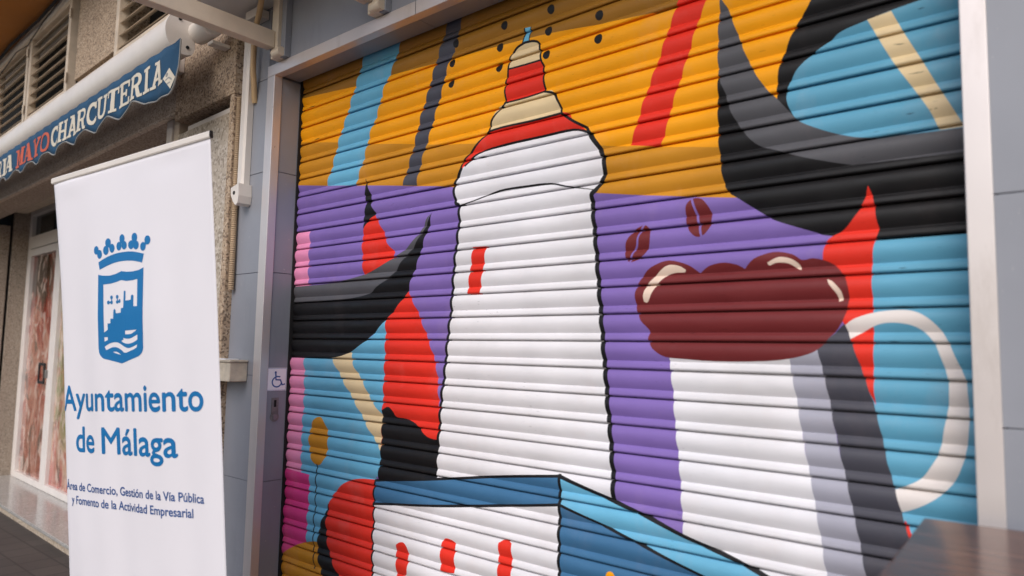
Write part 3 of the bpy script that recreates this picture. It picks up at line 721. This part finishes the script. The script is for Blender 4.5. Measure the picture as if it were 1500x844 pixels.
E1 += [(stroke([em1(*p) for p in s_], 0.012, False), 0) for s_ in ([(125, 295), (152, 325)], [(252, 210), (245, 270)], [(262, 220), (285, 258)], [(405, 165), (388, 225)], [(410, 165), (428, 220)], [(540, 150), (515, 215)], [(545, 150), (560, 220)], [(690, 180), (655, 235)])]
E1.append((smooth_poly([em1(*p) for p in ((148, 420), (230, 368), (330, 325), (430, 303), (530, 297), (660, 322), (640, 422), (560, 405), (480, 400), (380, 412), (280, 445), (165, 503))], True, 45), 0))
shield = [em1(*p) for p in ((150, 558), (200, 568), (280, 568), (350, 550), (415, 518), (470, 525), (540, 520), (600, 505), (660, 475))] + [em2(*p) for p in ((668, 300), (675, 600), (672, 630), (662, 657), (645, 680), (620, 700), (430, 783), (225, 730), (205, 715), (187, 692), (174, 660), (168, 620), (158, 200))]
E1.append((np.array(shield), 0))
castle = [(597, 140), (555, 143), (553, 25), (540, 10), (525, 25), (522, 70), (467, 80), (465, -25), (456, -32), (447, -25), (445, 160), (420, 165), (420, 215), (362, 222), (360, 190), (347, 170), (335, 190), (333, 282), (302, 282), (300, 335), (268, 335), (270, 405), (230, 438)]
E1.append((np.array([em1(*p) for p in ((212, 668), (300, 658), (360, 640), (415, 618), (470, 628), (540, 618), (590, 605))] + [em2(*p) for p in castle]), None))
E1 += [(el(em2, *e), 0) for e in ((310, 45, 15, 22), (275, 102, 16, 22), (312, 100, 14, 22), (375, 38, 15, 22), (378, 95, 16, 20), (403, 85, 11, 22))]
E1 += [(stroke([em2(*p) for p in s_], 0.005, False), 0) for s_ in ([(311, 45), (312, 100)], [(275, 102), (312, 98)], [(376, 38), (380, 95)], [(380, 95), (403, 85)])]
for w_ in ([(468, 415), (598, 403), (545, 445), (510, 455), (470, 457)], [(425, 530), (450, 515), (448, 495), (480, 505), (530, 500), (605, 458), (605, 515), (560, 545), (500, 562), (450, 550)], [(232, 490), (270, 487), (270, 520), (235, 540)],
           [(235, 595), (290, 560), (350, 545), (400, 555), (470, 600), (520, 608), (605, 568), (595, 605), (550, 630), (468, 663), (430, 635), (380, 605), (330, 600), (290, 615), (252, 635)], [(325, 655), (370, 652), (425, 685), (370, 672)]):
    E1.append((smooth_poly([em2(*p) for p in w_], True, 45), None))
obj('emblem', art_mesh('emblem', E1, [MAT['print']], lambda a, b: ban3(a, b, 0.0012) - BB, XL, [0.02 * k for k in range(10, 60)]), None, BA.o)

def text_mesh(name, txt, mat, a0, a1, b_base, cap_h, bold, to3d, parent, space=1.0):
    cu = bpy.data.curves.new(name, 'FONT'); cu.body = txt; cu.size = 1.0; cu.resolution_u = 5; cu.space_character = space
    to = bpy.data.objects.new(name, cu); COL.objects.link(to)
    dg = bpy.context.evaluated_depsgraph_get(); dg.update()
    me = bpy.data.meshes.new_from_object(to.evaluated_get(dg))
    bpy.data.objects.remove(to); bpy.data.curves.remove(cu)
    xs = [v.co.x for v in me.vertices]; lo, hi = min(xs), max(xs)
    CAP = 0.70                                                   # cap height of the built-in face at size 1
    out = bmesh.new()
    for n_, (sx, sy) in enumerate(((0, 0), (-1, 0), (1, 0), (0, -1), (0, 1))):   # overlaid copies make the face bolder
        bm = bmesh.new(); bm.from_mesh(me)
        for v in bm.verts:
            v.co = Vector((a0 + (v.co.x - lo) / (hi - lo) * (a1 - a0) + sx * bold, b_base - v.co.y / CAP * cap_h + sy * bold, 0))
        for x in XL:
            bmesh.ops.bisect_plane(bm, geom=bm.verts[:] + bm.edges[:] + bm.faces[:], plane_co=(x, 0, 0), plane_no=(1, 0, 0))
        for v in bm.verts: v.co = to3d(v.co.x, v.co.y) + Vector(BN) * n_ * 0.00012
        tmp = bpy.data.meshes.new('tmp'); bm.to_mesh(tmp); bm.free(); out.from_mesh(tmp); bpy.data.meshes.remove(tmp)
    out.to_mesh(me); out.free(); me.materials.clear(); me.materials.append(mat); me.update()
    return obj(name, me, None, parent)
onb = lambda a, b: ban3(a, b, 0.0012) - BB
text_mesh('lettering', 'Ayuntamiento', MAT['print'], -0.828, -0.070, 0.800, 0.083, 0.0022, onb, BA.o)
text_mesh('lettering', 'de', MAT['print'], -0.742, -0.622, 0.936, 0.083, 0.0022, onb, BA.o)
text_mesh('lettering', 'Málaga', MAT['print'], -0.572, -0.188, 0.936, 0.083, 0.0022, onb, BA.o)
text_mesh('lettering', 'Área de Comercio, Gestión de la Vía Pública', MAT['print2'], -0.822, -0.078, 1.065, 0.0265, 0.0007, onb, BA.o)
text_mesh('lettering', 'y Fomento de la Actividad Empresarial', MAT['print2'], -0.784, -0.130, 1.110, 0.0265, 0.0007, onb, BA.o)

# ------------------------------------------------------------------ bar table
TB = Thing('bar_table', 'tall dark wooden bar table standing against the white frame', 'table', (2.95, -0.62, 0))
TB.o.rotation_euler.z = R(3.68)
mb = MB(); mb.box(2.552, 3.35, -0.95, -0.269, 1.15, 1.18, 0.003); TB.part('top', mb, MAT['wood'])
mb = MB(); mb.tube([(2.95, -0.62, 0.03), (2.95, -0.62, 1.148)], 0.04, 20); TB.part('column', mb, MAT['rubber'], smooth=True)
mb = MB(); mb.tube([(2.95, -0.62, 0.0), (2.95, -0.62, 0.02), (2.95, -0.62, 0.032)], 0.25, 32, radii=[0.25, 0.25, 0.06]); TB.part('base_plate', mb, MAT['rubber'], smooth=True)

# ------------------------------------------------------------------ delicatessen front (own axes: x along the front, y into it)
FA = Thing('stone_facade', 'granite chip front of the delicatessen with pillars and lintel', 'facade', (-3, 0, 0), True)
def fbox(name, x0, x1, y0, y1, z0, z1, mat, bev=0.002):
    mb = MB(); mb.box(x0, x1, y0, y1, z0, z1, bev); return FA.part(name, mb, mat)
fbox('lintel', -7.4, -0.66, 0.0, 0.26, 2.69, 3.205, MAT['granite_dark'], 0.006)
fbox('lintel_edge', -7.4, -0.66, -0.004, 0.03, 2.678, 2.6895, MAT['stone'], 0.001)
fbox('upper_panel', -0.6595, 0.0, 0.0, 0.6, 2.64, 4.07, MAT['granite'], 0.004)
fbox('corner_pier', -0.042, 0.0, 0.0005, 0.06, 0.0, 2.6395, MAT['granite'], 0.006)
fbox('pillar_panel', -0.655, -0.0425, 0.022, 0.6, 0.0, 1.25, MAT['stone'], 0.002)
fbox('pillar_panel', -0.655, -0.0425, 0.022, 0.6, 1.253, 2.572, MAT['stone'], 0.002)
fbox('recess_shade', -0.655, -0.0425, 0.12, 0.6, 2.574, 2.638, MAT['dark'], 0)  # near-black colour stands in for the shade inside this gap
fbox('slot_strip', -0.56, -0.05, 0.03, 0.05, 2.5735, 2.60, MAT['white_metal'], 0.002)
fbox('track', -0.86, -0.79, 0.04, 0.10, 0.0, 2.688, MAT['white_metal'], 0.004)
fbox('track', -0.76, -0.70, 0.04, 0.10, 0.0, 2.688, MAT['louvre'], 0.004)
fbox('inner_soffit', -5.9, -0.66, 0.262, 0.75, 2.93, 2.97, MAT['granite_dark'])
fbox('shutter_box', -5.6, -0.9, 0.30, 0.52, 2.80, 2.925, MAT['louvre'], 0.004)
fbox('left_pier', -7.4, -5.86, 0.0, 0.44, 0.0, 2.6895, MAT['granite_dark'], 0.006)
fbox('groove_lining', -7.4, -5.885, 0.441, 0.465, 0.0, 2.93, MAT['dark'], 0)
fbox('left_pier', -7.4, -5.86, 0.466, 0.75, 0.0, 2.929, MAT['granite_dark'], 0.006)
fbox('upper_sill', -7.4, -0.66, -0.03, 0.26, 3.206, 3.232, MAT['louvre'], 0.003)
fbox('stone_panel', -2.50, -1.66, 0.02, 0.2, 3.325, 4.0, MAT['granite'], 0.004)
fbox('panel_shade', -2.56, -1.62, 0.14, 0.2, 3.233, 3.324, MAT['dark'], 0)  # shadow gap at the panel edge, its shade put into the colour
fbox('panel_shade', -2.56, -1.62, 0.14, 0.2, 4.001, 4.07, MAT['dark'], 0)
fbox('head_strip', -7.4, -2.56, 0.01, 0.2, 3.965, 4.07, MAT['canopy'], 0.003)
fbox('head_strip', -1.62, -0.66, 0.01, 0.2, 3.965, 4.07, MAT['canopy'], 0.003)
fbox('back_wall', -7.4, -0.66, 0.76, 0.9, 0.0, 4.07, MAT['grout'], 0)
fbox('louvre_shade', -7.4, -0.67, 0.20, 0.26, 3.233, 4.07, MAT['dark'], 0)  # dark sheet standing in for the unlit interior behind the louvres

for k, (x0, x1, lab) in enumerate(((-4.72, -3.66, 'louvred window farthest along above the awning, beside the ochre ceiling'), (-3.62, -2.57, 'louvred window between its louvred twin and the granite panel'), (-1.63, -0.67, 'louvred window between granite panel and the canopy arm'))):
    L = Thing('louvre_window', lab, 'window', ((x0 + x1) / 2, 0.03, 3.235), True, 'louvred windows above the awning')
    for a, b, c, d in ((x0, x0 + 0.05, 3.235, 3.962), (x1 - 0.05, x1, 3.235, 3.962)):
        mb = MB(); mb.box(a, b, -0.012, 0.05, c, d, 0.004); L.part('stile', mb, MAT['louvre'])
    for c, d in ((3.235, 3.275), (3.925, 3.962)):
        mb = MB(); mb.box(x0 + 0.0505, x1 - 0.0505, -0.008, 0.05, c, d, 0.004); L.part('rail', mb, MAT['louvre'])
    z = 3.30
    while z < 3.90:
        mb = MB(); mb.prism([(-0.004, z - 0.004), (0.0, z - 0.006), (0.052, z + 0.036), (0.05, z + 0.04)], 'x', x0 + 0.051, x1 - 0.051); L.part('slat', mb, MAT['louvre'])
        z += 0.082
    for zz in (3.32, 3.80):
        mb = MB(); mb.tube([(x1 + 0.004, -0.018, zz), (x1 + 0.004, -0.018, zz + 0.07)], 0.008, 8); L.part('hinge', mb, MAT['louvre'], smooth=True)

mb = MB(); mb.tube([(-7, -0.02, 4.045), (-4.6, -0.02, 4.035), (-4.2, -0.03, 4.05), (-3.4, -0.02, 4.03), (-2.9, -0.02, 4.05), (-1.5, -0.02, 4.04)], 0.012, 8)
mb.shift((3, 0, -4.0))
o = obj('ceiling_cable', mb, MAT['rubber'], smooth=True); tag(o, 'dark cable run along the ceiling edge above the louvres', 'cable')
o.matrix_world = Matrix.Translation((FX, FY, 0)) @ Matrix.Rotation(-TH, 4, 'Z') @ Matrix.Translation((-3, 0, 4.0))
mb = MB(); mb.tube([(-5.2, -0.02, 3.86), (-4.6, -0.03, 3.84), (-4.0, -0.025, 3.93), (-3.66, -0.02, 3.90), (-3.2, -0.03, 3.96), (-2.7, -0.02, 4.03)], 0.004, 6)
mb.shift((3, 0, -4.0))
o = obj('thin_wire', mb, MAT['rubber'], smooth=True); tag(o, 'thin black wire sagging across the louvred windows', 'wire')
o.matrix_world = Matrix.Translation((FX, FY, 0)) @ Matrix.Rotation(-TH, 4, 'Z') @ Matrix.Translation((-3, 0, 4.0))

# threshold step
TS = Thing('door_step', 'polished pale stone step in front of the glazed shop door', 'step', (-3.2, 0.3, 0), True)
x = -5.86
while x < -0.75:
    x2 = min(x + 1.1, -0.66)
    mb = MB(); mb.box(x + 0.001, x2 - 0.001, 0.19, 0.62, 0.045, 0.072, 0.004); TS.part('slab', mb, MAT['threshold']); x = x2
mb = MB(); mb.box(-5.86, -0.66, 0.205, 0.75, 0.0, 0.0445); TS.part('riser', mb, MAT['stone'])

# shop door
DR = Thing('shop_door', 'white framed glazed shop door with meat pictures behind the banner', 'door', (-4.8, 0.62, 0.072), True)
def dbox(name, x0, x1, z0, z1, y0=0.60, y1=0.66, mat='upvc', parent=None, bev=0.004):
    mb = MB(); mb.box(x0, x1, y0, y1, z0, z1, bev); return DR.part(name, mb, MAT[mat], parent)
dbox('outer_frame', -5.855, -5.775, 0.073, 2.92, 0.61, 0.70)
dbox('transom_bar', -5.774, -0.87, 2.452, 2.585, 0.61, 0.70)
dbox('transom_head', -5.774, -0.87, 2.81, 2.92, 0.61, 0.70)
dbox('transom_pane', -5.774, -0.87, 2.5855, 2.8095, 0.65, 0.66, 'glass', None, 0)
leafs = [(-5.77, -4.735), (-4.73, -3.70), (-3.695, -2.66), (-2.655, -1.62), (-1.615, -0.87)]
for i, (a, b) in enumerate(leafs):
    lf = dbox('leaf', a, a + 0.085, 0.074, 2.44)
    dbox('stile', b - 0.085, b, 0.074, 2.44, parent=lf).location = (0, 0, 0)
    dbox('bottom_rail', a + 0.0855, b - 0.0855, 0.0745, 0.135, parent=lf); dbox('top_rail', a + 0.0855, b - 0.0855, 2.365, 2.4395, parent=lf)
    dbox('picture_pane', a + 0.0855, b - 0.0855, 0.1355, 2.3645, 0.635, 0.642, 'poster' if i % 2 == 0 else 'poster2', lf, 0)
    if i == 0:
        for bx in ((-5.06, -4.86, 1.235, 1.262), (-5.06, -4.86, 1.06, 1.087), (-5.06, -5.035, 1.0872, 1.2348), (-4.885, -4.86, 1.0872, 1.2348)):
            dbox('handle_plate', bx[0], bx[1], bx[2], bx[3], 0.585, 0.599, 'rubber', lf, 0.002)
        dbox('lock', -4.83, -4.79, 1.12, 1.20, 0.58, 0.599, 'steel', lf, 0.004)

# ------------------------------------------------------------------ delicatessen awning
AW = Thing('shop_awning', 'rolled white awning case with blue scalloped lettered valance', 'awning', (-3, -0.12, 2.8), True)
prof = []
for k in range(25):
    a_ = R(80 + 215 * k / 24); prof.append((-0.165 + 0.085 * math.cos(a_), 2.925 + 0.098 * math.sin(a_)))
prof += [(-0.118, 2.86), (-0.118, 3.0)]
mb = MB(); mb.prism(prof, 'x', -6.5, -0.215); AW.part('case', mb, MAT['white_metal'], smooth=True)
cap = [(-0.165 + (p + 0.165) * 1.05, 2.925 + (q - 2.925) * 1.06) for p, q in prof]
mb = MB(); mb.prism(cap, 'x', -0.2145, -0.185); AW.part('end_cap', mb, MAT['white_metal'], smooth=True)
for yy, zz in ((-0.19, 2.985), (-0.15, 2.86)):
    mb = MB(); mb.tube([(-0.1852, yy, zz), (-0.181, yy, zz)], 0.008, 10); AW.part('screw', mb, MAT['dark'])
mb = MB(); mb.tube([(-0.184, -0.10, 2.945), (-0.045, -0.10, 2.945), (-0.038, -0.10, 2.945)], 0.05, 24, radii=[0.052, 0.052, 0.046]); AW.part('roller_end', mb, MAT['white_metal'], smooth=True)
mb = MB(); mb.box(-0.11, -0.06, -0.09, -0.002, 2.868, 2.885, 0.003); AW.part('bracket', mb, MAT['white_metal'])
for xx in (-0.6, -2.4, -4.2):
    mb = MB(); mb.box(xx - 0.03, xx + 0.03, -0.1175, -0.001, 2.88, 2.98, 0.003); AW.part('bracket', mb, MAT['white_metal'])
# valance: scalloped lower edge
YV = -0.235
lowers = []
xs = np.concatenate([np.linspace(-6.45, -0.3, 400), np.linspace(-0.29, -0.045, 50)])
def val_low(x):
    if x < -0.397: z_ = 2.637 + 0.022 * math.cos(2 * math.pi * (x + 0.577) / 0.36)
    elif x < -0.15: z_ = 2.615 - 0.019 * math.sin((x + 0.397) / 0.247 * math.pi / 2)
    else: z_ = 2.596 + 0.12 * ((x + 0.15) / 0.105) ** 2.4
    return z_
def val_y(x, z): return YV + 0.006 * math.sin(x * 16.1 + 1.0) * (2.83 - z) / 0.2 + 0.003 * math.sin(x * 37)
vs, fs = [], []; nz = 6
for x in xs:
    zl = val_low(x)
    for k in range(nz + 1):
        z = 2.835 + (zl - 2.835) * k / nz; vs.append((x, val_y(x, z), z))
for i in range(len(xs) - 1):
    for k in range(nz):
        a_ = i * (nz + 1) + k; fs.append((a_, a_ + 1, a_ + nz + 2, a_ + nz + 1))
mb = MB(); mb.add(vs, fs); va = AW.part('valance', mb, MAT['awning'], smooth=True)
va.modifiers.new('thickness', 'SOLIDIFY').thickness = 0.002
mb = MB(); mb.tube([(x, val_y(x, val_low(x)) - 0.001, val_low(x)) for x in xs] + [(-0.044, val_y(-0.044, 2.78), 2.77), (-0.0435, val_y(-0.0435, 2.8), 2.83)], 0.0042, 6)
AW.part('hem', mb, MAT['hem'], va, True)

def slab_letter(ch):
    """slab-serif capitals in a unit cell: list of polygons, and the advance width"""
    t_ = 0.185; s_ = 0.115
    def bar(x0, y0, x1, y1): return np.array([(x0, y0), (x1, y0), (x1, y1), (x0, y1)], float)
    def q(*p): return np.array(p, float)
    def arc(cx, cy, rx, ry, a0, a1, w): 
        a = np.linspace(R(a0), R(a1), 20); return stroke(np.stack([cx + rx * np.cos(a), cy + ry * np.sin(a)], 1), w, False)
    if ch == 'C': return [arc(0.40, 0.5, 0.27, 0.42, 55, 305, 0.17), bar(0.52, 0.68, 0.66, 0.97), q((0.50, 0.14), (0.60, 0.10), (0.68, 0.30), (0.60, 0.32))], 0.74
    if ch == 'H': return [bar(0.1, 0, 0.1 + t_, 1), bar(0.5, 0, 0.5 + t_, 1), bar(0.1, 0.44, 0.6, 0.56)] + [bar(x, y, x + 0.33, y + s_) for x in (0.03, 0.43) for y in (0, 1 - s_)], 0.80
    if ch == 'A': return [q((0.08, 0), (0.2, 0), (0.44, 1), (0.32, 1)), q((0.48, 0), (0.68, 0), (0.46, 1), (0.26, 1)), bar(0.2, 0.26, 0.56, 0.37), bar(0.0, 0, 0.28, s_), bar(0.42, 0, 0.76, s_), bar(0.2, 0.89, 0.45, 1)], 0.78
    if ch == 'R': return [bar(0.1, 0, 0.1 + t_, 1), bar(0.02, 0, 0.38, s_), bar(0.02, 1 - s_, 0.42, 1), bar(0.25, 0.45, 0.42, 0.56), arc(0.42, 0.725, 0.16, 0.22, -90, 90, 0.14), q((0.36, 0.5), (0.52, 0.46), (0.62, 0.12), (0.72, 0.12), (0.72, 0.0), (0.52, 0.0), (0.46, 0.1))], 0.76
    if ch == 'U': return [bar(0.1, 0.25, 0.1 + t_, 1), bar(0.52, 0.25, 0.66, 1), arc(0.385, 0.30, 0.2, 0.23, 180, 360, 0.15), bar(0.02, 1 - s_, 0.37, 1), bar(0.45, 1 - s_, 0.73, 1)], 0.77
    if ch == 'T': return [bar(0.27, 0, 0.27 + t_, 1), bar(0.17, 0, 0.56, s_), bar(0.03, 1 - s_, 0.7, 1), bar(0.03, 0.7, 0.12, 1), bar(0.61, 0.7, 0.7, 1)], 0.74
    if ch == 'E': return [bar(0.1, 0, 0.1 + t_, 1), bar(0.02, 0, 0.66, s_), bar(0.02, 1 - s_, 0.64, 1), bar(0.2, 0.45, 0.48, 0.56), bar(0.42, 0.36, 0.5, 0.65), bar(0.57, 0, 0.66, 0.3), bar(0.55, 0.72, 0.64, 1)], 0.71
    if ch == 'I': return [bar(0.1, 0, 0.1 + t_, 1), bar(0.01, 0, 0.38, s_), bar(0.01, 1 - s_, 0.38, 1)], 0.41
    if ch == 'M': return [bar(0.1, 0, 0.2, 1), bar(0.64, 0, 0.64 + t_, 1), q((0.1, 1), (0.28, 1), (0.52, 0.15), (0.42, 0.05)), q((0.42, 0.05), (0.52, 0.05), (0.76, 1), (0.62, 1)), bar(0.02, 0, 0.3, s_), bar(0.56, 0, 0.9, s_), bar(0.02, 1 - s_, 0.28, 1), bar(0.62, 1 - s_, 0.9, 1)], 0.92
    if ch == 'Y': return [bar(0.28, 0, 0.28 + t_, 0.5), q((0.05, 1), (0.25, 1), (0.44, 0.45), (0.28, 0.42)), q((0.57, 1), (0.69, 1), (0.46, 0.45), (0.34, 0.45)), bar(0.17, 0, 0.57, s_), bar(0.0, 1 - s_, 0.32, 1), bar(0.46, 1 - s_, 0.76, 1)], 0.76
    if ch == 'O': return [ellipse((0.40, 0.5), 0.36, 0.5, 28), (ellipse((0.40, 0.5), 0.185, 0.37, 28),)], 0.80
def word(txt, x0, x1, z0, z1, mat):
    adv = 0; lets = []
    for ch in txt:
        pl, w = slab_letter(ch); lets.append((adv, pl)); adv += w
    kx = (x1 - x0) / adv
    for ad, pl in lets:
        lay = [(np.stack([x0 + (ad + p[:, 0]) * kx, z0 + p[:, 1] * (z1 - z0)], 1), m_) for p, m_ in ((x_[0], None) if isinstance(x_, tuple) else (x_, 0) for x_ in pl)]
        me = art_mesh('letter', lay, [mat], lambda x, z: (x - AW.base.x, val_y(x, z) - 0.0045 - AW.base.y, z - AW.base.z), xlines=np.arange(x0, x1, 0.04))
        obj('letter', me, None, va)
word('CHARCUTERIA', -1.93, -0.20, 2.668, 2.794, MAT['letter_white'])
word('MAYO', -2.73, -1.955, 2.668, 2.794, MAT['letter_orange'])
word('ERIA', -3.46, -2.79, 2.668, 2.794, MAT['letter_white'])
tg = [(np.array([(-0.195, 2.681), (-0.143, 2.722), (-0.068, 2.660), (-0.115, 2.617)]) + np.array([0.0, 0.0]), 0), (ellipse((-0.160, 2.692), 0.012, 0.011, 12), 1), (stroke([(-0.165, 2.668), (-0.14, 2.675), (-0.11, 2.66)], 0.008, True), 1), (stroke([(-0.15, 2.648), (-0.125, 2.65)], 0.007, False), 1)]
obj('tag', art_mesh('tag', tg, [MAT['letter_white'], MAT['hem']], lambda x, z: (x - AW.base.x, val_y(x, z) - 0.006 - AW.base.y, z - AW.base.z)), None, va)
